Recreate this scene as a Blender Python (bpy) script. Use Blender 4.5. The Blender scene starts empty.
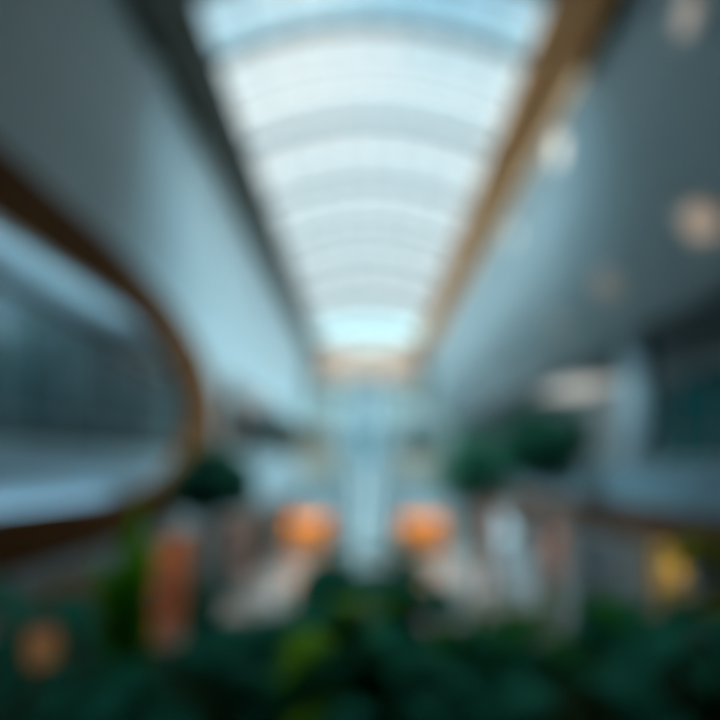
import bpy, bmesh, math, random
from mathutils import Vector, Matrix, Euler

random.seed(7)
C = bpy.context.scene.collection
PI = math.pi
S = bpy.context.scene

# ------------------------------------------------------------------ materials
MATS = {}
def mat(name, col, rough=.6, metal=0., var=.08, scale=6., bump=0., spec=.5, emit=None, estr=0., col2=None):
    if name in MATS: return MATS[name]
    m = bpy.data.materials.new(name); m.use_nodes = True
    nt = m.node_tree; n = nt.nodes; l = nt.links
    b = n['Principled BSDF']
    tc = n.new('ShaderNodeTexCoord')
    nz = n.new('ShaderNodeTexNoise'); nz.inputs['Scale'].default_value = scale; nz.inputs['Detail'].default_value = 4
    l.new(tc.outputs['Object'], nz.inputs['Vector'])
    rp = n.new('ShaderNodeValToRGB')
    c2 = col2 if col2 else tuple(min(1, c*(1+var)) for c in col)
    c1 = col if col2 else tuple(c*(1-var) for c in col)
    rp.color_ramp.elements[0].color = (*c1, 1); rp.color_ramp.elements[1].color = (*c2, 1)
    rp.color_ramp.elements[0].position = .35; rp.color_ramp.elements[1].position = .65
    l.new(nz.outputs['Fac'], rp.inputs['Fac']); l.new(rp.outputs['Color'], b.inputs['Base Color'])
    b.inputs['Roughness'].default_value = rough; b.inputs['Metallic'].default_value = metal
    b.inputs['Specular IOR Level'].default_value = spec
    if bump:
        bp = n.new('ShaderNodeBump'); bp.inputs['Strength'].default_value = bump; bp.inputs['Distance'].default_value = .02
        l.new(nz.outputs['Fac'], bp.inputs['Height']); l.new(bp.outputs['Normal'], b.inputs['Normal'])
    if emit:
        b.inputs['Emission Color'].default_value = (*emit, 1); b.inputs['Emission Strength'].default_value = estr
    MATS[name] = m
    return m

def wood(name, c1, c2, axis='Y', rough=.45, scale=3., spec=.12):
    m = bpy.data.materials.new(name); m.use_nodes = True
    nt = m.node_tree; n = nt.nodes; l = nt.links; b = n['Principled BSDF']
    tc = n.new('ShaderNodeTexCoord'); mp = n.new('ShaderNodeMapping')
    sc = {'Y': (scale*3, .25*scale, scale*3), 'X': (.25*scale, scale*3, scale*3), 'Z': (scale*3, scale*3, .25*scale)}[axis]
    mp.inputs['Scale'].default_value = sc
    nz = n.new('ShaderNodeTexNoise'); nz.inputs['Scale'].default_value = 1.5; nz.inputs['Detail'].default_value = 6
    nz.inputs['Distortion'].default_value = .6
    rp = n.new('ShaderNodeValToRGB')
    rp.color_ramp.elements[0].color = (*c1, 1); rp.color_ramp.elements[1].color = (*c2, 1)
    rp.color_ramp.elements[0].position = .3; rp.color_ramp.elements[1].position = .7
    l.new(tc.outputs['Object'], mp.inputs['Vector']); l.new(mp.outputs['Vector'], nz.inputs['Vector'])
    l.new(nz.outputs['Fac'], rp.inputs['Fac']); l.new(rp.outputs['Color'], b.inputs['Base Color'])
    b.inputs['Roughness'].default_value = rough; b.inputs['Specular IOR Level'].default_value = spec
    return m

def vault_glass(name, tint, frost):
    m = bpy.data.materials.new(name); m.use_nodes = True
    nt = m.node_tree; n = nt.nodes; l = nt.links
    for x in list(n):
        if x.type == 'BSDF_PRINCIPLED': n.remove(x)
    out = n['Material Output']
    tr = n.new('ShaderNodeBsdfTransparent'); tr.inputs[0].default_value = (*tint, 1)
    tl = n.new('ShaderNodeBsdfTranslucent'); tl.inputs[0].default_value = (*[min(1, t*1.0) for t in tint], 1)
    gl = n.new('ShaderNodeBsdfGlossy'); gl.inputs['Roughness'].default_value = .1
    mx = n.new('ShaderNodeMixShader'); mx.inputs[0].default_value = frost
    m2 = n.new('ShaderNodeMixShader'); m2.inputs[0].default_value = .03
    l.new(tr.outputs[0], mx.inputs[1]); l.new(tl.outputs[0], mx.inputs[2])
    l.new(mx.outputs[0], m2.inputs[1]); l.new(gl.outputs[0], m2.inputs[2])
    l.new(m2.outputs[0], out.inputs['Surface'])
    return m

def leaf_mat(name, c1, c2, rough=.6, trans=.5):
    m = bpy.data.materials.new(name); m.use_nodes = True
    nt = m.node_tree; n = nt.nodes; l = nt.links; b = n['Principled BSDF']
    tc = n.new('ShaderNodeTexCoord'); nz = n.new('ShaderNodeTexNoise')
    nz.inputs['Scale'].default_value = 9; nz.inputs['Detail'].default_value = 3
    rp = n.new('ShaderNodeValToRGB')
    rp.color_ramp.elements[0].color = (*c1, 1); rp.color_ramp.elements[1].color = (*c2, 1)
    rp.color_ramp.elements[0].position = .35; rp.color_ramp.elements[1].position = .65
    l.new(tc.outputs['Object'], nz.inputs['Vector']); l.new(nz.outputs['Fac'], rp.inputs['Fac'])
    l.new(rp.outputs['Color'], b.inputs['Base Color']); b.inputs['Roughness'].default_value = rough; b.inputs['Specular IOR Level'].default_value = .08
    tl = n.new('ShaderNodeBsdfTranslucent'); l.new(rp.outputs['Color'], tl.inputs[0])
    mx = n.new('ShaderNodeMixShader'); mx.inputs[0].default_value = trans
    l.new(b.outputs[0], mx.inputs[1]); l.new(tl.outputs[0], mx.inputs[2])
    l.new(mx.outputs[0], n['Material Output'].inputs['Surface'])
    return m

def lamp_mat(name, col, strength):
    return mat(name, (.8, .8, .8), emit=col, estr=strength)

PLASTER = mat('white_plaster', (.42, .525, .56), .55, var=.03, scale=1.5, bump=.05)
PANEL_W = mat('white_panel', (.70, .80, .84), .4, var=.03, scale=2)
SIDEPL = mat('grey_plaster', (.42, .46, .47), .6, var=.05, scale=2)
FARWALL = mat('pale_stone', (.30, .37, .36), .6, var=.08, scale=1.2)
BLUEGREY = mat('blue_grey_cladding', (.30, .40, .44), .5, var=.05)
BEIGE = mat('beige_cladding', (.46, .39, .30), .55, var=.1)
BROWNP = mat('brown_cladding', (.22, .13, .095), .5, var=.12)
FLOORM = mat('polished_stone_floor', (.26, .215, .195), .12, var=.08, scale=.8)
GALFLOOR = mat('gallery_floor_stone', (.38, .38, .37), .4, var=.08, scale=2)
ROOFM = mat('dark_roof_lining', (.16, .19, .2), .8, var=.05)
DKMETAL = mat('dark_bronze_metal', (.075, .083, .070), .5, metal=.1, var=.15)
STEEL = mat('pale_painted_steel', (.74, .80, .82), .45, var=.05)
VSTEEL = mat('roof_steel', (.085, .105, .11), .5, var=.05)
GREYMETAL = mat('grey_metal', (.25, .28, .29), .4, metal=.6, var=.05)
WOOD_DK = wood('walnut_wood', (.105, .037, .010), (.21, .085, .028), 'Y', .7, 3., .04)
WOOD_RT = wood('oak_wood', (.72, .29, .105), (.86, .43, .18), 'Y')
WOOD_END = wood('pink_oak_wood', (.21, .135, .10), (.27, .185, .14), 'X')
WOOD_BR = wood('trim_wood', (.11, .05, .028), (.18, .085, .048), 'Y')
TEALGL = mat('dark_teal_glass', (.006, .17, .18), .15, var=.3, scale=.8, spec=.06)
DKGLASS = mat('dark_glass', (.075, .115, .112), .15, var=.4, scale=.5, spec=.3)
BROWNGL = mat('brown_glass', (.16, .13, .09), .12, var=.3, scale=.6)
SOIL = mat('soil', (.035, .025, .018), .95, var=.4, scale=40, bump=.8)
TERRA = mat('terracotta', (.36, .19, .13), .75, var=.12)
POTGREY = mat('grey_pot_ceramic', (.30, .31, .31), .5, var=.08)
POTDARK = mat('charcoal_planter', (.035, .038, .04), .5, var=.1)
BARK = mat('bark', (.065, .045, .032), .9, var=.4, scale=18, bump=.7)
STEMM = mat('green_stem', (.05, .11, .03), .6, var=.2)
L_DARK = leaf_mat('leaf_dark_teal', (.012, .20, .13), (.04, .34, .23))
L_GREEN = leaf_mat('leaf_green', (.025, .25, .045), (.07, .38, .07))
L_LIME = leaf_mat('leaf_lime', (.12, .34, .012), (.20, .46, .025), trans=.35)
L_SWORD = leaf_mat('leaf_sword', (.10, .40, .015), (.20, .55, .03))
L_OLIVE = leaf_mat('leaf_olive', (.20, .22, .010), (.36, .34, .03), trans=.35)
L_TREE = leaf_mat('leaf_tree', (.011, .085, .050), (.030, .155, .088), trans=.2)
L_IVY = leaf_mat('leaf_ivy', (.015, .055, .022), (.04, .11, .04), trans=.2)
VG_FROST = vault_glass('frosted_roof_glass', (.93, .985, .99), .015)
VG_CLEAR = vault_glass('clear_roof_glass', (.68, .87, .94), .01)
SHAFTGL = vault_glass('shaft_glass', (.80, .88, .90), .25)
PANE = vault_glass('shop_pane', (.93, .95, .95), .02)

# ------------------------------------------------------------------ mesh helpers
def box(bm, x0, x1, y0, y1, z0, z1):
    v = [bm.verts.new(p) for p in [(x0,y0,z0),(x1,y0,z0),(x1,y1,z0),(x0,y1,z0),(x0,y0,z1),(x1,y0,z1),(x1,y1,z1),(x0,y1,z1)]]
    for f in [(0,3,2,1),(4,5,6,7),(0,1,5,4),(1,2,6,5),(2,3,7,6),(3,0,4,7)]: bm.faces.new([v[i] for i in f])
def prism(bm, prof, y0, y1):
    a = [bm.verts.new((x, y0, z)) for x, z in prof]; b = [bm.verts.new((x, y1, z)) for x, z in prof]
    n = len(prof)
    for i in range(n): bm.faces.new([a[i], a[(i+1)%n], b[(i+1)%n], b[i]])
    bm.faces.new(a[::-1]); bm.faces.new(b)
def lathe(bm, prof, seg=24, cx=0, cy=0):
    rings = []
    for r, z in prof:
        rings.append([bm.verts.new((cx+r*math.cos(2*PI*i/seg), cy+r*math.sin(2*PI*i/seg), z)) for i in range(seg)])
    for a, b in zip(rings, rings[1:]):
        for i in range(seg): bm.faces.new([a[i], a[(i+1)%seg], b[(i+1)%seg], b[i]])
    bm.faces.new(rings[0][::-1]); bm.faces.new(rings[-1])
def tube(bm, pts, rad, seg=8):
    pts = [Vector(p) for p in pts]; rings = []
    if not isinstance(rad, (list, tuple)): rad = [rad]*len(pts)
    for i, p in enumerate(pts):
        d = (pts[min(i+1, len(pts)-1)] - pts[max(i-1, 0)]).normalized()
        u = d.cross(Vector((0.31, .9, .2))).normalized(); w = d.cross(u)
        rings.append([bm.verts.new(p + rad[i]*(u*math.cos(2*PI*k/seg)+w*math.sin(2*PI*k/seg))) for k in range(seg)])
    for a, b in zip(rings, rings[1:]):
        for k in range(seg): bm.faces.new([a[k], a[(k+1)%seg], b[(k+1)%seg], b[k]])
    bm.faces.new(rings[0][::-1]); bm.faces.new(rings[-1])
def obj(name, bm, m, parent=None, smooth=False):
    me = bpy.data.meshes.new(name); bmesh.ops.recalc_face_normals(bm, faces=bm.faces[:])
    bm.to_mesh(me); bm.free(); me.materials.append(m)
    if smooth:
        for p in me.polygons: p.use_smooth = True
    o = bpy.data.objects.new(name, me); C.objects.link(o)
    if parent: o.parent = parent
    return o
def B(): return bmesh.new()
def bx(name, m, parent, *dims):
    b = B(); box(b, *dims); return obj(name, b, m, parent)
def tag(o, label, cat, group=None):
    o['label'] = label; o['category'] = cat
    if group: o['group'] = group
    return o
def thing(name, label, cat, loc=(0,0,0), rz=0, group=None, quat=None):
    o = bpy.data.objects.new(name, None); C.objects.link(o); o.location = loc
    if quat is not None:
        o.rotation_mode = 'QUATERNION'; o.rotation_quaternion = quat
    else: o.rotation_euler = (0,0,rz)
    return tag(o, label, cat, group)
def struct(o, label=None):
    o['kind'] = 'structure'
    if label: o['label'] = label
    return o

# wall with rectangular openings, running along an axis
def wall_open(name, m, axis, at, th, a0, a1, z0, z1, ops):
    b = B()
    def put(s0, s1, q0, q1):
        if s1-s0 < 1e-4 or q1-q0 < 1e-4: return
        if axis == 'Y': box(b, at, at+th, s0, s1, q0, q1)
        else: box(b, s0, s1, at, at+th, q0, q1)
    cur = a0
    cols = {}
    for (s0, s1, q0, q1) in sorted(ops): cols.setdefault((s0, s1), []).append((q0, q1))
    for (s0, s1), qs in sorted(cols.items()):
        put(cur, s0, z0, z1)
        c = z0
        for q0, q1 in sorted(qs): put(s0, s1, c, q0); c = q1
        put(s0, s1, c, z1); cur = s1
    put(cur, a1, z0, z1)
    return struct(obj(name, b, m))

# ------------------------------------------------------------------ dimensions (metres, eye at the origin)
FILL_SPOT_W = (330, 640, 720, 300)
GZ = -6.6            # ground floor
YE = 36.0            # far wall
YN = -6.0            # wall behind the viewer
XL, XR = -3.45, 3.70 # skylight edges
ZS = 9.4             # springing of the vault

# ------------------------------------------------------------------ setting
struct(bx('floor', FLOORM, None, -11.6, 11.6, YN, YE+3.2, GZ-.3, GZ))
# left wall: sloping upper part + plate with the rounded opening + far spandrel
LX = -4.8
CYL, CZL = 3.4, 1.4     # centre of the rounded opening
def stadium(a_end, b, n=2.25, ystraight=5.1, N=28):
    pts = []
    for sgn in (1, -1):
        for i in range(N+1):
            t = PI/2 - PI*i/N
            c, s = math.cos(t), math.sin(t)
            y = ystraight + a_end*abs(c)**(2/n); z = b*math.copysign(abs(s)**(2/n), s)
            pts.append((CYL+y, CZL+z) if sgn == 1 else (CYL-y, CZL-z))
    return pts
inner = stadium(4.7, 2.0); outer = stadium(6.95, 2.80)
b = B()
prism(b, [(LX, 4.7), (-4.4, 8.75), (-4.64, 8.97), (LX-.25, 4.7)], YN, YE)
y0, y1, z0, z1 = YN, 16.0, -1.6, 4.7
ring = []
for (y, z) in outer:
    d = Vector((y-CYL, z-CZL)); ts = []
    if d.x > 1e-6: ts.append((y1-CYL)/d.x)
    if d.x < -1e-6: ts.append((y0-CYL)/d.x)
    if d.y > 1e-6: ts.append((z1-CZL)/d.y)
    if d.y < -1e-6: ts.append((z0-CZL)/d.y)
    t = min(ts); ring.append([CYL+d.x*t, CZL+d.y*t])
for cyn, czn in ((y0,z0),(y0,z1),(y1,z0),(y1,z1)):
    k = min(range(len(ring)), key=lambda i: (ring[i][0]-cyn)**2+(ring[i][1]-czn)**2); ring[k] = [cyn, czn]
n = len(ring)
for xx in (LX, LX-.25):
    A = [b.verts.new((xx, *p)) for p in outer]; R = [b.verts.new((xx, *p)) for p in ring]
    for i in range(n):
        j = (i+1) % n
        f = [A[i], A[j], R[j], R[i]]
        b.faces.new(f)
box(b, LX-.25, LX, 16.0, YE, 3.3, 4.7)
wl = struct(obj('wall_left', b, PLASTER)); wl['label'] = 'white sloping plaster wall on the left under the skylight'
# wooden surround of the rounded opening
def loop_frame(bm, o_, i_, x0, x1):
    n = len(o_); V = {}
    for key, lp, xx in (('of', o_, x1), ('ob', o_, x0), ('if', i_, x1), ('ib', i_, x0)):
        V[key] = [bm.verts.new((xx, *p)) for p in lp]
    for i in range(n):
        j = (i+1) % n
        for a, c in (('of','if'), ('if','ib'), ('ib','ob'), ('ob','of')):
            bm.faces.new([V[a][i], V[a][j], V[c][j], V[c][i]])
b = B(); loop_frame(b, outer, inner, LX-.26, LX+.05)
tag(obj('opening_surround', b, WOOD_DK), 'broad dark brown wooden band curving around the rounded balcony opening on the left', 'surround')

# gallery behind the rounded opening
struct(bx('ceiling_gallery_left', PANEL_W, None, -10.2, LX-.43, YN, YE, 3.95, 4.15))
struct(bx('floor_gallery_left', GALFLOOR, None, -10.2, LX-.05, YN, YE, -1.75, -1.25))
struct(bx('wall_gallery_left', SIDEPL, None, -10.4, -10.2, YN, YE, -6.6, 4.15))

# right side: sloping soffit, gallery ceiling, floor slab, back wall
def soffit_curve(N=18):
    P = [Vector(p) for p in ((4.75, 8.65), (4.78, 6.3), (5.4, 4.6), (6.9, 3.6))]
    out = []
    for i in range(N+1):
        t = i/N; q = P[0]*(1-t)**3+P[1]*3*t*(1-t)**2+P[2]*3*t*t*(1-t)+P[3]*t**3
        out.append((q.x, q.y))
    return out
SOF = soffit_curve()
b = B(); prism(b, SOF+[(7.25, 3.6), (7.25, 8.95), (5.1, 8.95)], YN, YE)
ws = struct(obj('ceiling_soffit_right', b, PLASTER)); ws['label'] = 'white sloping soffit on the right under the wooden edge'
struct(bx('ceiling_gallery_right', ROOFM, None, 7.2, 11.4, YN, YE, 3.6, 3.85))
struct(bx('floor_gallery_right', GALFLOOR, None, 6.95, 11.4, YN, YE, -1.75, -1.25))
wall_open('wall_right', SIDEPL, 'Y', 11.0, .2, YN, YE, -1.25, 3.6, [(4, 19.4, -.9, 3.2)])

# ground floor side walls with shop openings
LS = [(17.0, 22.2, GZ, -1.85), (24.2, 28.4, GZ, -2.4), (29.6, 34.4, GZ, -2.4), (9.0, 14.6, GZ, -2.4)]
RS = [(12.1, 13.7, GZ, -1.95), (15.4, 18.6, GZ, -2.4), (19.8, 22.9, GZ, -2.6), (25.0, 28.0, GZ, -2.4), (29.2, 34.6, GZ, -2.4)]
wall_open('wall_left_ground', SIDEPL, 'Y', -8.2, .2, YN, YE, GZ, -1.75, LS)
wall_open('wall_right_ground', SIDEPL, 'Y', 8.0, .2, YN, YE, GZ, -1.75, RS)
struct(bx('wall_near', ROOFM, None, -10.4, 11.4, YN-.2, YN, GZ, 10.6))
struct(bx('ceiling', ROOFM, None, -5.0, 5.0, YN, 9.2, 10.5, 10.7))
# far wall
FO = [(-6.0, -2.65, GZ, -3.5), (2.5, 5.9, GZ, -3.5), (-6.0, -2.65, 1.2, 3.3), (2.5, 5.9, 1.0, 3.2)]
wf = wall_open('wall_far', FARWALL, 'X', YE, .2, -11.6, 11.6, GZ, 11.2, FO)
wf['label'] = 'pale stone far wall closing the end of the hall'
struct(bx('floor_viewing_balcony', GALFLOOR, None, LX-.05, 6.95, YN, 3.0, -1.75, -1.5))

# windows
def window(name, x0, x1, y0, y1, z0, z1, axis, glass, nv, nh, label=None):
    w = bpy.data.objects.new(name, None); C.objects.link(w); struct(w, label)
    w['category'] = 'window'
    g = B(); box(g, x0, x1, y0, y1, z0, z1); obj('glazing', g, glass, w)
    f = B(); e = .05
    if axis == 'Y':
        for i in range(nv+1):
            y = y0+(y1-y0)*i/nv; box(f, x0-e, x1+e, y-.05, y+.05, z0, z1)
        for i in range(nh+1):
            z = z0+(z1-z0)*i/nh; box(f, x0-e*.9, x1+e*.9, y0, y1, z-.05, z+.05)
    else:
        for i in range(nv+1):
            x = x0+(x1-x0)*i/nv; box(f, x-.05, x+.05, y0-e, y1+e, z0, z1)
        for i in range(nh+1):
            z = z0+(z1-z0)*i/nh; box(f, x0, x1, y0-e*.9, y1+e*.9, z-.05, z+.05)
    obj('window_frame', f, GREYMETAL, w)
    return w
window('window_1', -7.56, -7.5, YN, 21.8, -1.25, 3.55, 'Y', DKGLASS, 14, 2, 'dark glazed office front behind the rounded balcony opening')
window('window_2', 11.05, 11.1, 4, 19.4, -.9, 3.2, 'Y', TEALGL, 7, 2, 'dark teal glazing at the back of the right gallery')
window('window_3', -6.0, -2.65, YE+.08, YE+.12, 1.2, 3.3, 'X', BROWNGL, 3, 2, 'brownish gallery window left of the lift shaft')
window('window_4', 2.5, 5.9, YE+.08, YE+.12, 1.0, 3.2, 'X', DKGLASS, 3, 2, 'dark gallery window right of the lift shaft')

# edge bands under the skylight
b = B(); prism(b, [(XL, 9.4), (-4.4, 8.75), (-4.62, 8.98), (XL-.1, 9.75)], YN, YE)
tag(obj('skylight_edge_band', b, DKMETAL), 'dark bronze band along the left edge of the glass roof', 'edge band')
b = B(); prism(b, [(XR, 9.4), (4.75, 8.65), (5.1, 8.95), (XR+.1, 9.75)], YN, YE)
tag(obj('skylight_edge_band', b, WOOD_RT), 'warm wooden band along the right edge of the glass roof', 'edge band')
# wooden cross beam and lower band at the far end
eb = thing('end_beam', 'pinkish wooden beam closing the far end under the glass roof', 'beam', (0, YE, 0))
bx('beam_face', WOOD_END, eb, -3.75, 4.05, -.5, -.01, 6.5, 9.0)
for x in (-2.4, 2.6):
    bx('side_panel', mat('peach_panel', (.25, .13, .085), .5), eb, x-.75, x+.75, -.56, -.501, 6.8, 8.7)
bx('lower_molding', mat('beige_molding', (.58, .58, .50), .5), eb, -3.9, 4.2, -.62, -.01, 6.2, 6.49)
pf = thing('gallery_parapet', 'blue grey gallery front across the far wall above the orange shops', 'parapet', (0, YE, 0))
bx('panel', BLUEGREY, pf, -7.9, 7.9, -.9, -.01, -3.45, -1.7)
bx('handrail', GREYMETAL, pf, -7.9, 7.9, -.97, -.83, -1.68, -1.6)
for x0, x1, w in ((-5.2, -2.2, 'left'), (2.3, 5.4, 'right')):
    tag(bx('sign_board', BEIGE, None, x0, x1, YE-.16, YE-.01, -.3, .95), 'beige board on the far wall under the %s gallery window' % ('brownish' if w == 'left' else 'dark'), 'board')

# glass vault
vault = bpy.data.objects.new('ceiling_glass_vault', None); C.objects.link(vault)
struct(vault, 'pale arched glass roof over the hall'); vault['category'] = 'skylight'
CX = (XL+XR)/2; HW = (XR-XL)/2; RISE = .85
def arc(t, dz=0): # t -1..1
    return CX+HW*t, ZS+RISE*(1-t*t)+dz
ribs = [9.5] + [11.0 + 3.1*i for i in range(8)] + [YE]
for k in range(len(ribs)-1):
    b = B(); NX = 16
    ya, yb = ribs[k]+.02, ribs[k+1]-.02
    top = []
    for j in range(5):
        y = ya+(yb-ya)*j/4
        top.append([b.verts.new((arc(-1+2*i/NX)[0], y, arc(-1+2*i/NX)[1]+.12)) for i in range(NX+1)])
    for j in range(4):
        for i in range(NX): b.faces.new([top[j][i], top[j][i+1], top[j+1][i+1], top[j+1][i]])
    obj('glass_bay', b, VG_CLEAR if k == 0 else VG_FROST, vault, True)
def rib_mesh(y, w, h):
    b = B(); N = 24; rows = []
    for i in range(N+1):
        x, z = arc(-1+2*i/N)
        rows.append([b.verts.new(p) for p in ((x, y-w, z-h*.4), (x, y+w, z-h*.4), (x, y+w, z+h*.6), (x, y-w, z+h*.6))])
    for a, c in zip(rows, rows[1:]):
        for q in range(4): b.faces.new([a[q], a[(q+1)%4], c[(q+1)%4], c[q]])
    b.faces.new(rows[0]); b.faces.new(rows[-1][::-1])
    return b
for y in ribs:
    obj('rib', rib_mesh(y, .14, .24), VSTEEL, vault)
    if 10 < y < 32:
        for q in (1, 2):
            obj('glazing_bar', rib_mesh(y+3.1*q/3, .022, .09), VSTEEL, vault)
for i in range(1, 8):
    t = -1+2*i/8; x, z = arc(t, .06)
    bx('purlin', VSTEEL, vault, x-.02, x+.02, 9.5, YE, z-.03, z+.03)
bx('gable', VSTEEL, vault, -5, 5, 9.2, 9.5, 9.75, 10.7)
struct(bx('shading_beam', ROOFM, None, -4.45, 4.55, 8.2, 8.5, 8.75, 10.5))  # unseen beam added to keep skylight off the near walls

# ------------------------------------------------------------------ balcony parapets
p = thing('balcony_parapet', 'white parapet curving inside the rounded wooden opening on the left', 'parapet', (0, 0, 0))
bx('panel', mat('pale_blue_panel', (.50, .69, .80), .4, var=.03), p, LX-.62, LX-.47, YN, 14.6, -1.24, .32)
bx('handrail', STEEL, p, LX-.66, LX-.43, YN, 14.6, .33, .40)
p = thing('balcony_parapet', 'pale parapet of the far left gallery beyond the rounded opening', 'parapet', (0, 0, 0))
bx('panel', BLUEGREY, p, LX-.2, LX, 16.05, YE-1.0, -1.7, .55)
bx('handrail', STEEL, p, LX-.24, LX+.04, 16.05, YE-1.0, .56, .62)
bx('wood_trim', WOOD_BR, p, LX-.2, LX+.03, 16.05, YE-1.0, -2.1, -1.76)
p = thing('balcony_parapet', 'long blue white parapet of the right gallery with wooden trim below', 'parapet', (0, 0, 0))
bx('panel', mat('mid_blue_panel', (.26, .42, .50), .4, var=.04), p, 6.72, 6.92, 3.1, YE-1.0, -.92, .1)
bx('handrail', STEEL, p, 6.68, 6.96, 3.1, YE-1.0, .11, .17)
bx('wood_trim', WOOD_BR, p, 6.74, 6.94, 3.1, YE-1.0, -1.75, -.93)

# columns
def column(x, y, z0, z1, r, m, label):
    c = thing('column', label, 'column', (x, y, z0)); c['kind'] = 'structure'
    h = z1-z0; b = B(); lathe(b, [(r, .25), (r, h-.25)], 32); obj('shaft', b, m, c, True)
    b = B(); lathe(b, [(r+.08, 0), (r+.08, .24)], 32); obj('column_base', b, GREYMETAL, c)
    b = B(); lathe(b, [(r, h-.24), (r+.1, h)], 32); obj('capital', b, m, c)
column(7.62, 13.4, -1.25, 3.6, .46, mat('blue_white_column', (.46, .57, .62), .5, var=.03), 'round white column standing on the right gallery')
column(7.35, 25.0, GZ, -1.75, .45, PLASTER, 'round white column under the right gallery on the ground floor')
column(-7.3, 26.0-2.7, GZ, -1.75, .38, PLASTER, 'round white column under the far left gallery')

# ------------------------------------------------------------------ lift shaft
t = thing('lift_shaft', 'tall pale blue glass lift shaft in the middle of the far end', 'lift', (.02, 33.4, GZ))
SHAFTW = mat('shaft_metal', (.34, .43, .46), .5, var=.04)
hw, H = 1.42, 12.4
for sx in (-1, 1):
    for sy in (-1, 1):
        bx('post', SHAFTW, t, sx*hw-.09, sx*hw+.09, sy*hw-.09, sy*hw+.09, 0, H)
for zi in range(7):
    z = zi*(H-.2)/6
    b = B()
    for s in (-1, 1):
        box(b, -hw, hw, s*hw-.06, s*hw+.06, z, z+.12); box(b, s*hw-.06, s*hw+.06, -hw, hw, z, z+.12)
    obj('cross_rail', b, SHAFTW, t)
bx('front_glass', SHAFTGL, t, -hw+.1, hw-.1, -hw-.01, -hw+.01, 0, H)
for s in (-1, 1): bx('side_glass', SHAFTGL, t, s*hw-.01, s*hw+.01, -hw+.1, hw-.1, 0, H)
bx('back_wall', mat('shaft_lining', (.50, .62, .66), .6), t, -hw+.1, hw-.1, hw-.1, hw-.02, 0, H)
bx('roof_cap', GREYMETAL, t, -hw-.12, hw+.12, -hw-.12, hw+.12, H, H+.18)
for s in (-1, 1):
    bx('light_strip', lamp_mat('shaft_lamp', (.84, .97, 1.), 3.6), t, s*.5-.05, s*.5+.05, 1.2, 1.3, .3, H-.3)
cb = bx('lift_car', SHAFTW, t, -1.1, 1.1, -1.1, 1.1, 7.0, 7.15)
bx('car_roof', SHAFTW, cb, -1.1, 1.1, -1.1, 1.1, 9.4, 9.5)
bx('car_glass', SHAFTGL, cb, -1.1, 1.1, -1.1, -1.08, 7.15, 9.4)

# ------------------------------------------------------------------ shops
def shop(loc, rz, w, h, label, wallc, lampc, ls, depth=2.4, sign=None, counter=WOOD_BR, name='shop_front', group=None):
    t = thing(name, label, 'shop', loc, rz, group)
    g = .02; hw = w/2-g; h = h-g
    wm = mat('shop_lining_%.2f_%.2f_%.2f' % wallc, wallc, .6, var=.12, scale=1.5)
    b = B()
    box(b, -hw, hw, depth-.06, depth, .02, h); box(b, -hw, -hw+.06, .25, depth-.07, .02, h); box(b, hw-.06, hw, .25, depth-.07, .02, h)
    box(b, -hw, hw, .25, depth, h-.06, h); box(b, -hw+.07, hw-.07, .15, depth-.07, .005, .019)
    obj('interior_shell', b, wm, t)
    lm = mat('shop_lamp_%.2f_%.2f_%.2f_%.1f' % (*lampc, ls), (.8, .8, .8), emit=lampc, estr=ls)
    for i in range(2):
        x = (-.5+i)*w*.45
        bx('ceiling_lamp', lm, t, x-w*.14, x+w*.14, .6, depth-.5, h-.13, h-.07)
    for i in range(3):
        z = .7+i*(h-1.2)/3
        sh = bx('shelf', counter, t, -hw+.1, hw-.1, depth-.45, depth-.08, z, z+.06)
    bx('counter', counter, t, -hw*.55, hw*.3, .9, 1.4, .02, 1.0)
    b = B()
    for x in (-hw+.04, 0, hw-.04): box(b, x-.04, x+.04, .06, .14, .02, h)
    box(b, -hw, hw, .07, .13, h-.12, h); box(b, -hw, hw, .07, .13, .02, .12)
    obj('shop_frame', b, GREYMETAL, t)
    bx('shop_glass', PANE, t, -hw+.05, hw-.05, .095, .105, .13, h-.13)
    return t
ORG = (1.0, .68, .16)
shop(((FO[0][0]+FO[0][1])/2, YE, GZ), 0, FO[0][1]-FO[0][0], 3.1, 'orange lit shop in the far wall left of the lift shaft', (.70, .36, .12), ORG, 13, counter=BEIGE)
shop(((FO[1][0]+FO[1][1])/2, YE, GZ), 0, FO[1][1]-FO[1][0], 3.1, 'orange lit shop in the far wall right of the lift shaft', (.70, .36, .10), ORG, 13, counter=BEIGE)
def side_shop(side, rng, *a, **k):
    y0, y1, z0, z1 = rng
    return shop((side*8.0, (y0+y1)/2, GZ), PI/2 if side < 0 else -PI/2, y1-y0, z1-z0, *a, **k)
side_shop(-1, LS[0], 'deep orange lit shop on the left ground floor beside the small tree', (.60, .26, .09), (1., .56, .18), 4.5)
side_shop(-1, LS[1], 'dim greyish shop on the left beyond the deep orange one', (.42, .40, .38), (1., .9, .8), 2)
side_shop(-1, LS[2], 'brownish pink shop at the far end of the left ground floor', (.46, .28, .22), (1., .72, .58), 4.0)
side_shop(-1, LS[3], 'dark shop low on the left below the rounded opening', (.20, .11, .05), (1., .6, .25), 1.0)
side_shop(1, RS[0], 'yellow lit shop on the right ground floor, nearest under the right gallery', (.62, .50, .18), (1., .74, .30), 7)
side_shop(1, RS[1], 'grey blue shop on the right next to the yellow one', (.20, .25, .28), (.7, .9, 1.), 1.4)
side_shop(1, RS[2], 'pinkish brown shop on the right between tree trunk and white column', (.46, .27, .20), (1., .70, .52), 5.0)
side_shop(1, RS[3], 'pale shop on the right behind the white ground floor column', (.48, .44, .40), (1., .9, .8), 2.5)
side_shop(1, RS[4], 'brown clad shop in the far right corner of the ground floor', (.36, .20, .14), (1., .7, .5), 5.0)

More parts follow.
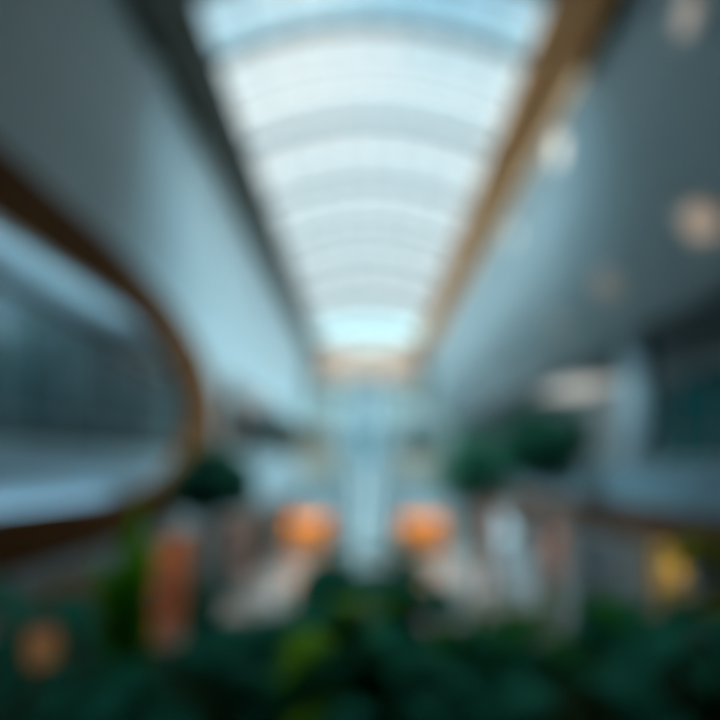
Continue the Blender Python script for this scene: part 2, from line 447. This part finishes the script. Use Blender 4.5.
# gallery shops on the far left gallery (beige fronts seen above the parapet)
for i, (y0, y1, c, lab) in enumerate([(22.3, 26.8, BEIGE, 'beige shop front on the far left gallery, nearer of two'),
                                  (27.4, 33.4, BROWNP, 'brown shop front on the far left gallery, farther of two')]):
    g = thing('gallery_shop_front', lab, 'shop', (-8.0, (y0+y1)/2, -1.25), PI/2)
    w = (y1-y0)/2
    bx('fascia', c, g, -w, w, 0, .25, 3.0, 4.8)
    bx('side_pier', c, g, -w, -w+.5, 0, .25, 0, 3.0); bx('side_pier', c, g, w-.5, w, 0, .25, 0, 3.0)
    bx('display_window', BROWNGL if i else mat('grey_display', (.34, .36, .36), .3), g, -w+.5, w-.5, .08, .14, 0, 3.0)
struct(bx('wall_left_gallery_far', FARWALL, None, -8.5, -8.26, 15.3, YE, -1.25, 3.95))

# ------------------------------------------------------------------ lamps
def soffit_lamp(px, py, r, col, st, label, group, sx=1.):
    ratio = (px-366)/(468-py)
    for (xa, za), (xb, zb) in zip(SOF, SOF[1:]):
        if xa/za <= ratio <= xb/zb:
            q = (ratio*za-xa)/((xb-xa)-ratio*(zb-za)); X = xa+q*(xb-xa); Z = za+q*(zb-za)
            nrm = Vector((zb-za, 0, -(xb-xa))).normalized()
            break
    y = 480*Z/(468-py)
    t = thing('soffit_lamp', label, 'lamp', Vector((X, y, Z))+nrm*.012, quat=nrm.to_track_quat('Z', 'Y'), group=group)
    b = B(); N = 28
    pr = [(r+.06, 0), (r+.06, .05), (r, .05), (r, 0)]
    rings = [[b.verts.new((a*math.cos(2*PI*i/N), a*math.sin(2*PI*i/N), z)) for i in range(N)] for a, z in pr]
    for a, c in zip(rings, rings[1:]+rings[:1]):
        for i in range(N): b.faces.new([a[i], a[(i+1)%N], c[(i+1)%N], c[i]])
    obj('lamp_ring', b, STEEL, t)
    b = B(); lathe(b, [(r-.01, .005), (r-.01, .035)], N)
    obj('diffuser', b, mat('lamp_%.2f_%.2f_%.2f_%.2f' % (*col, st), (.4, .4, .4), emit=col, estr=st), t)
WH = (1., .98, .88); TAN = (1., .72, .50)
soffit_lamp(560, 150, .33, WH, 1.35, 'round cream lamp by the wooden band, nearer of the two there', 'soffit lamps')
soffit_lamp(515, 235, .26, WH, 1.0, 'small cream lamp by the wooden band, farther of the two there', 'soffit lamps')
soffit_lamp(690, 15, .27, (1., .86, .72), .32, 'pale tan lamp high in the upper right corner of the soffit', 'soffit lamps')
soffit_lamp(608, 283, .30, TAN, .24, 'tan lamp low on the right soffit, middle of its row', 'soffit lamps')
soffit_lamp(702, 220, .38, TAN, .32, 'large tan lamp low on the right soffit, nearest of its row', 'soffit lamps')
soffit_lamp(558, 322, .24, TAN, .22, 'faint tan lamp low on the right soffit, farthest of its row', 'soffit lamps')
ls_ = thing('light_strip', 'thin warm light strip along the lower edge of the right wooden band', 'lamp', (4.68, 22, 8.62))
bx('channel', STEEL, ls_, -.03, .03, -12.5, 13.5, .02, .045)
bx('diffuser', lamp_mat('warm_strip', (1., .82, .48), 1.0), ls_, -.025, .025, -12.5, 13.5, -.01, .019)
cv = thing('added_fill_lamp', 'added cool fill lamp behind the top of the rounded wooden opening', 'lamp', (-5.38, 3.4, 3.56))  # hidden fill light added to brighten the left gallery ceiling
bx('channel', STEEL, cv, -.1, .1, -4, 9.5, -.03, 0)
bx('diffuser', lamp_mat('cool_fill', (.45, .80, 1.), 50.0), cv, -.08, .08, -4, 9.5, .001, .03)
cv = thing('added_fill_lamp', 'added cool fill lamp low behind the bottom of the rounded wooden opening', 'lamp', (-5.12, 3.4, -.76))  # hidden fill light added to lift the parapet face
bx('channel', STEEL, cv, -.045, .045, -4, 6.5, -.03, 0)
bx('diffuser', lamp_mat('wash_fill', (.50, .80, 1.), 8.5), cv, -.04, .04, -4, 6.5, .001, .03)
# unseen downlights added over the viewing balcony to brighten the planter leaves
for i, (x, lab) in enumerate([(-2.0, 'added fill spotlight over the left end of the planter'), (-.7, 'added fill spotlight over the planter, second from the left'), (.6, 'added fill spotlight over the planter, third from the left'), (1.9, 'added fill spotlight over the right end of the planter')]):
    t = thing('added_fill_spot', lab, 'lamp', (x, .9, 10.5), group='added planter fill spots')
    b = B(); lathe(b, [(.02, -.2), (.02, -.001)], 12); obj('stem', b, GREYMETAL, t)
    b = B(); rings = [[b.verts.new((r*math.cos(2*PI*k/20), r*math.sin(2*PI*k/20), z)) for k in range(20)] for r, z in ((.09, -.52), (.10, -.22), (.03, -.201), (.03, -.23), (.085, -.25), (.08, -.52))]
    for a, c in zip(rings, rings[1:]+rings[:1]):
        for k in range(20): b.faces.new([a[k], a[(k+1)%20], c[(k+1)%20], c[k]])
    obj('lamp_head', b, GREYMETAL, t)
    ld = bpy.data.lights.new('bulb', 'SPOT'); ld.energy = FILL_SPOT_W[i]; ld.color = (.86, 1., .95); ld.spot_size = .22; ld.spot_blend = .8; ld.shadow_soft_size = .06
    lo = bpy.data.objects.new('bulb', ld); C.objects.link(lo); lo.parent = t; lo.location = (0, 0, -.35)
    lo.rotation_euler = (math.atan2(1.3, 11.1), 0, 0)
# ceiling light panels of the galleries; the far left pair is added fill
def ceiling_panel(x0, x1, y0, y1, z, col, st, label, group):
    t = thing('ceiling_lamp', label, 'lamp', ((x0+x1)/2, (y0+y1)/2, z), group=group)
    dx, dy = (x1-x0)/2, (y1-y0)/2
    b = B()
    for s in (-1, 1):
        box(b, -dx-.05, dx+.05, s*dy-.04, s*dy+.04, -.08, -.005); box(b, s*dx-.04, s*dx+.04, -dy, dy, -.08, -.005)
    obj('lamp_frame', b, STEEL, t)
    bx('diffuser', mat('cl_%.2f_%.2f_%.2f_%.2f' % (*col, st), (.8,.8,.8), emit=col, estr=st), t, -dx+.04, dx-.04, -dy+.04, dy-.04, -.06, -.01)
ceiling_panel(8.2, 10.6, 19.3, 23.5, 3.6, (1., .93, .80), .55, 'bright cream light panel under the right gallery ceiling behind the column', 'gallery lights')

ceiling_panel(-7.2, -5.6, 16.5, 21.5, 3.95, (1., .90, .76), .25, 'added cream fill panel under the far left gallery ceiling, nearer of two', 'gallery lights')  # added with the next one to brighten the far left gallery
ceiling_panel(-7.2, -5.6, 25.0, 31.0, 3.95, (1., .90, .76), .25, 'added cream fill panel under the far left gallery ceiling, farther of two', 'gallery lights')

# ------------------------------------------------------------------ plants
def leaf(bm, M, L, W, curl=.3, fold=.25, n=6, shape=.9):
    """ovate leaf along +Y of M, bending down with curl"""
    rows = []
    for i in range(n+1):
        s = i/n
        w = W*math.sin(PI*min(1, s**shape*.97+.015))*(1.0 if s < 1 else 0) + .002
        y = L*s*(1-.15*curl*s); z = -curl*L*s*s
        rows.append([bm.verts.new(M @ Vector(p)) for p in ((-w, y, z+fold*w), (0, y, z), (w, y, z+fold*w))])
    for a, c in zip(rows, rows[1:]):
        bm.faces.new([a[0], a[1], c[1], c[0]]); bm.faces.new([a[1], a[2], c[2], c[1]])
def dirmat(p, az, el, roll=0):
    return Matrix.Translation(p) @ Euler((el, roll, az), 'XYZ').to_matrix().to_4x4()

def broad_plant(x, y, z, h, spread, nl, L, W, m, label, seed, group='plants in the front planter', name='broad_leaf_plant'):
    rnd = random.Random(seed)
    t = thing(name, label, 'plant', (x, y, z), group=group)
    b = B(); s = B()
    for i in range(nl):
        az = i*2.399+rnd.uniform(-.4, .4); k = (i+.5)/nl
        r = spread*(1-k*.55)*rnd.uniform(.6, 1.05); zz = h*(.35+.65*k)*rnd.uniform(.85, 1.05)
        tip = Vector((-math.sin(az)*r, math.cos(az)*r, zz))
        tube(s, [(0, 0, 0), tip*.45+Vector((0, 0, zz*.18)), tip], [.012, .008, .005], 5)
        leaf(b, dirmat(tip, az, rnd.uniform(-.5, .45), rnd.uniform(-.4, .4)), L*rnd.uniform(.75, 1.1), W*rnd.uniform(.8, 1.1), rnd.uniform(.1, .5))
    obj('foliage', b, m, t, True); obj('stems', s, STEMM, t)
    return t
def blade_plant(x, y, z, h, n, W, m, label, seed, lean=.18):
    rnd = random.Random(seed)
    t = thing('sword_leaf_plant', label, 'plant', (x, y, z), group='plants in the front planter')
    b = B()
    for i in range(n):
        az = i*2.399; el = PI/2-rnd.uniform(.02, lean)
        leaf(b, dirmat(Vector((rnd.uniform(-.05, .05), rnd.uniform(-.05, .05), 0)), az, el), h*(1 if i == 0 else rnd.uniform(.6, .95)), W*rnd.uniform(.8, 1.1), .05, .35, 8, .75)
    obj('foliage', b, m, t, True)
    return t
def fern(x, y, z, R, n, m, label, seed):
    rnd = random.Random(seed)
    t = thing('fern', label, 'plant', (x, y, z), group='plants in the front planter')
    b = B(); s = B()
    for i in range(n):
        az = i*2.399+rnd.uniform(-.2, .2); up = rnd.uniform(.5, 1.25); RR = R*rnd.uniform(.75, 1.1)
        pts = []
        for k in range(11):
            q = k/10
            pts.append(Vector((-math.sin(az)*RR*q, math.cos(az)*RR*q, RR*(up*q*1.3-1.0*q*q))))
        tube(s, pts, [.006*(1-q/12) for q in range(11)], 4)
        for k in range(1, 11):
            for sd in (-1, 1):
                ln = RR*.30*math.sin(PI*(k/10)*.85+.25)
                leaf(b, dirmat(pts[k], az+sd*-1.25, rnd.uniform(-.4, .0)), ln, ln*.17, .3, .1, 3)
    obj('fronds', b, m, t, True); obj('stems', s, STEMM, t)
    return t

# trough under the viewer's rail
tr = thing('planter_trough', 'long charcoal planter trough along the bottom edge of the view', 'planter', (0, 1.95, -1.5))
b = B(); box(b, -3.2, 3.2, -.62, -.56, 0, .55); box(b, -3.2, 3.2, .56, .62, 0, .55); box(b, -3.2, -3.14, -.56, .56, 0, .55); box(b, 3.14, 3.2, -.56, .56, 0, .55); box(b, -3.2, 3.2, -.56, .56, 0, .05)
obj('trough_shell', b, POTDARK, tr)
bx('soil', SOIL, tr, -3.13, 3.13, -.55, .55, .051, .50)
PZ = -1.0
def at(px, Y): return (px-366)*Y/480.
def zt(py, Y): return -(py-468)*Y/480.
# (px, Y, top py)
broad_plant(at(372, 2.25), 2.25, PZ, zt(550, 2.25)-PZ, .31, 90, .22, .085, L_DARK, 'round dark green bush in the middle of the planter', 11)
broad_plant(at(345, 1.75), 1.75, PZ, zt(592, 1.75)-PZ, .15, 14, .24, .08, L_LIME, 'small lime green plant in front of the round middle bush', 12)
blade_plant(at(124, 2.0), 2.0, PZ, zt(496, 2.0)-PZ, 11, .07, L_SWORD, 'tall green sword leaf plant rising left in the planter', 13, .16)
broad_plant(at(50, 2.3), 2.3, PZ, zt(580, 2.3)-PZ, .36, 30, .26, .08, L_DARK, 'dark teal leafy plant at the left end of the planter', 14)
fern(at(105, 1.7), 1.7, PZ, .40, 16, L_DARK, 'dark fern below the tall sword leaf plant', 15)
blade_plant(at(206, 2.1), 2.1, PZ, zt(548, 2.1)-PZ, 5, .045, L_DARK, 'dark slender sword leaf plant right of the orange shop', 16, .2)
broad_plant(at(262, 1.95), 1.95, PZ, zt(606, 1.95)-PZ, .28, 34, .22, .075, L_DARK, 'low teal plant between the sword leaves and the middle bush', 17)
broad_plant(at(450, 2.0), 2.0, PZ, zt(606, 2.0)-PZ, .28, 34, .22, .07, L_GREEN, 'mid green plant directly right of the round middle bush', 18)
fern(at(500, 1.7), 1.7, PZ, .32, 14, L_DARK, 'low dark fern in the dip right of the middle', 19)
broad_plant(at(560, 2.2), 2.2, PZ, zt(590, 2.2)-PZ, .32, 26, .24, .075, L_GREEN, 'green leafy plant below the tall tree trunk', 20)
broad_plant(at(640, 2.1), 2.1, PZ, zt(602, 2.1)-PZ, .32, 28, .24, .08, L_DARK, 'dark leafy plant below the yellow shop', 21)
broad_plant(at(718, 2.3), 2.3, PZ, zt(525, 2.3)-PZ, .16, 20, .24, .065, L_OLIVE, 'olive yellow plant at the right end of the planter', 22)
broad_plant(at(715, 1.7), 1.7, PZ, zt(610, 1.7)-PZ, .30, 24, .24, .08, L_DARK, 'very dark plant in the lower right corner', 23)
broad_plant(at(30, 1.55), 1.55, PZ, zt(670, 1.55)-PZ, .26, 22, .22, .08, L_DARK, 'very dark plant in the lower left corner', 24)
broad_plant(at(190, 1.55), 1.55, PZ, zt(655, 1.55)-PZ, .26, 22, .22, .08, L_DARK, 'very dark low plant in front of the slender sword leaves', 25)
broad_plant(at(420, 1.55), 1.55, PZ, zt(660, 1.55)-PZ, .26, 22, .22, .08, L_DARK, 'low dark plant at the front edge below the middle bush', 26)
broad_plant(at(580, 1.55), 1.55, PZ, zt(655, 1.55)-PZ, .26, 22, .22, .08, L_DARK, 'low dark plant at the front edge right of the fern', 27)
broad_plant(at(355, 1.85), 1.85, PZ, zt(622, 1.85)-PZ, .26, 34, .22, .08, L_DARK, 'teal plant low between lime plant and round bush', 28)
broad_plant(at(425, 1.80), 1.80, PZ, zt(618, 1.80)-PZ, .24, 30, .22, .08, L_DARK, 'teal plant low in front of the mid green plant', 29)
broad_plant(at(300, 2.15), 2.15, PZ, zt(606, 2.15)-PZ, .24, 34, .22, .08, L_DARK, 'teal plant left of the round middle bush and behind the lime one', 30)
# small lantern glowing among the leaves on the left
ln = thing('lantern', 'small amber lantern glowing among the dark leaves lower left', 'lantern', (at(42, 1.9), 1.9, PZ))
b = B(); lathe(b, [(.012, 0), (.012, .20), (.055, .205), (.055, .225)], 16); obj('post', b, GREYMETAL, ln)
b = B(); lathe(b, [(.045, .23), (.055, .27), (.055, .34), (.038, .375)], 16); obj('globe', b, mat('amber_lamp', (.25, .14, .06), emit=(1., .5, .2), estr=.12), ln, True)
b = B(); lathe(b, [(.06, .376), (.02, .41)], 16); obj('lid', b, POTDARK, ln)

# indoor trees
def tree(x, y, zc, r, nleaf, label, seed, pot, potlabel, lsz=.22, flat=.9):
    rnd = random.Random(seed)
    base = GZ+.75
    t = thing('indoor_tree', label, 'tree', (x, y, base), group='indoor trees')
    hc = zc-base
    b = B()
    tube(b, [(0, 0, 0), (.04, .02, hc*.35), (-.03, -.02, hc*.7), (0, 0, hc)], [.13, .11, .09, .05], 10)
    obj('trunk', b, BARK, t, True)
    tips = []
    for i in range(9):
        az = i*2.399; rr = r*rnd.uniform(.55, .8); zz = rnd.uniform(-.35, .7)*r
        st = Vector((0, 0, hc-r*rnd.uniform(.5, .9))); en = Vector((math.cos(az)*rr, math.sin(az)*rr, hc+zz))
        b2 = B(); tube(b2, [st, (st+en)/2+Vector((0, 0, -.05)), en], [.045, .03, .012], 6); obj('branch', b2, BARK, t); tips.append(en)
    b = B()
    for i in range(nleaf):
        u = Vector((rnd.gauss(0, 1), rnd.gauss(0, 1), rnd.gauss(0, 1))).normalized()
        rr = r*(rnd.random()**.45)*(1+.16*math.sin(5*u.x+3*u.z+seed)+.10*math.sin(7*u.y+seed))
        p_ = Vector((u.x*rr, u.y*rr, hc+u.z*rr*flat))
        leaf(b, dirmat(p_, rnd.uniform(0, 2*PI), rnd.uniform(-1.1, .5), rnd.uniform(-.6, .6)), lsz*rnd.uniform(.7, 1.2), lsz*.28, .3, .2, 3)
    obj('crown', b, L_TREE, t, True)
    p_ = thing('tree_pot', potlabel, 'pot', (x, y, GZ), group='tree pots')
    b = B(); lathe(b, [(.42, 0), (.58, .8), (.64, .82), (.64, .9), (.54, .9), (.52, .74)], 28); obj('pot_body', b, pot, p_, True)
    b = B(); lathe(b, [(.50, .70), (.50, .745)], 24); obj('soil', b, SOIL, p_)
tree(at(216, 11.5), 11.5, zt(480, 11.5), .93, 3200, 'round dark tree in front of the end of the wooden opening', 31, POTGREY, 'grey pot of the tree by the wooden opening')
tree(at(478, 18), 18, zt(468, 18), 1.5, 3600, 'dark tree right of the lift shaft, farther of the right pair', 32, POTGREY, 'grey pot of the farther tree on the right')
tree(at(543, 14), 14, zt(448, 14), 1.28, 3600, 'dark tree in front of the right gallery, nearer of the right pair', 33, TERRA, 'terracotta pot of the nearer tree on the right')

# ivy hanging over the skylight edges
def ivy(x, y, z, ln, n, label, seed, side, wid=.9):
    rnd = random.Random(seed)
    t = thing('hanging_ivy', label, 'plant', (x, y, z), group='ivy on the skylight edges')
    b = B(); s = B()
    for i in range(n):
        yy = rnd.uniform(-wid, wid); L_ = ln*rnd.uniform(.5, 1.0)
        pts = [Vector((0, yy, .02)), Vector((side*.10, yy+.03, -.05)), Vector((side*(.10+.04), yy, -L_*.5)), Vector((side*(.08+.02), yy+rnd.uniform(-.1, .1), -L_))]
        tube(s, pts, .008, 4)
        for k in range(int(16*L_/.6)+4):
            q = rnd.random()*2.99; a = pts[int(q)].lerp(pts[int(q)+1], q-int(q))
            leaf(b, dirmat(a+Vector((rnd.uniform(-.06, .06), rnd.uniform(-.08, .08), 0)), rnd.uniform(0, 6.28), rnd.uniform(-1.2, .2)), .15, .05, .3, .2, 3)
    obj('foliage', b, L_IVY, t); obj('vines', s, STEMM, t)
for i, (y, l_, lab) in enumerate([(8.9, .4, 'dark ivy hanging at the top of the left bronze band, nearest'), (10.7, .32, 'dark ivy hanging from the left bronze band, middle clump'), (12.5, .22, 'short dark ivy hanging from the left bronze band, farthest clump')]):
    ivy(-4.42, y, 8.72, l_, 12, lab, 40+i, 1)
ivy(4.73, 9.2, 8.62, .5, 16, 'dark ivy hanging from the right wooden band at the top edge', 50, -1)

# ------------------------------------------------------------------ sky
w = bpy.data.worlds.new('sky'); S.world = w; w.use_nodes = True
nt = w.node_tree; n = nt.nodes; l = nt.links
bg = n['Background']
tc = n.new('ShaderNodeTexCoord'); sx = n.new('ShaderNodeSeparateXYZ'); l.new(tc.outputs['Generated'], sx.inputs[0])
rp = n.new('ShaderNodeValToRGB')
e = rp.color_ramp.elements
e[0].position = .25; e[0].color = (.93, .985, .985, 1)
e[1].position = .705; e[1].color = (.26, .56, .74, 1)
x = e.new(.62); x.color = (.74, .90, .95, 1)
l.new(sx.outputs['Z'], rp.inputs['Fac'])
nz = n.new('ShaderNodeTexNoise'); nz.inputs['Scale'].default_value = 2.2; nz.inputs['Detail'].default_value = 5
l.new(tc.outputs['Generated'], nz.inputs['Vector'])
cr = n.new('ShaderNodeValToRGB'); cr.color_ramp.elements[0].position = .48; cr.color_ramp.elements[1].position = .66
l.new(nz.outputs['Fac'], cr.inputs['Fac'])
mx = n.new('ShaderNodeMix'); mx.data_type = 'RGBA'
l.new(cr.outputs['Color'], mx.inputs['Factor']); l.new(rp.outputs['Color'], mx.inputs['A']); mx.inputs['B'].default_value = (.92, .97, .97, 1)

# the sun behind thin cloud, high and behind the viewer
dp = n.new('ShaderNodeVectorMath'); dp.operation = 'DOT_PRODUCT'
sq = n.new('ShaderNodeVectorMath'); sq.operation = 'MULTIPLY'; sq.inputs[1].default_value = (.5, 1, 1)
nm = n.new('ShaderNodeVectorMath'); nm.operation = 'NORMALIZE'
l.new(tc.outputs['Generated'], sq.inputs[0]); l.new(sq.outputs[0], nm.inputs[0])
l.new(nm.outputs[0], dp.inputs[0]); dp.inputs[1].default_value = Vector((0, -.34, .94)).normalized()
mr = n.new('ShaderNodeMapRange'); mr.interpolation_type = 'SMOOTHSTEP'
mr.inputs['From Min'].default_value = .80; mr.inputs['From Max'].default_value = .995
mr.inputs['To Min'].default_value = .92; mr.inputs['To Max'].default_value = 36.0
mf = n.new('ShaderNodeMapRange'); mf.inputs['From Min'].default_value = .74; mf.inputs['From Max'].default_value = .9
l.new(dp.outputs['Value'], mf.inputs['Value'])
m3 = n.new('ShaderNodeMix'); m3.data_type = 'RGBA'; l.new(mf.outputs['Result'], m3.inputs['Factor'])
l.new(mx.outputs['Result'], m3.inputs['A']); m3.inputs['B'].default_value = (.68, .89, .98, 1)
l.new(m3.outputs['Result'], bg.inputs['Color'])
l.new(dp.outputs['Value'], mr.inputs['Value']); l.new(mr.outputs['Result'], bg.inputs['Strength'])

# ------------------------------------------------------------------ camera
cd = bpy.data.cameras.new('camera'); cam = bpy.data.objects.new('camera', cd); C.objects.link(cam)
cam.location = (0, 0, 0); cam.rotation_euler = (PI/2, 0, 0)
cd.sensor_width = 36; cd.lens = 24; cd.shift_y = .15; cd.shift_x = -6/720
cd.clip_start = .05; cd.clip_end = 500
cd.dof.use_dof = True; cd.dof.focus_distance = .20; cd.dof.aperture_fstop = 1.42
S.camera = cam
vs = S.view_settings
S.display_settings.display_device = 'sRGB'
vs.view_transform = 'Standard'; vs.look = 'None'; vs.exposure = 0.0; vs.gamma = 1.0; vs.use_curve_mapping = False
S.cycles.use_denoising = True
S.cycles.max_bounces = 10; S.cycles.diffuse_bounces = 6; S.cycles.transparent_max_bounces = 16
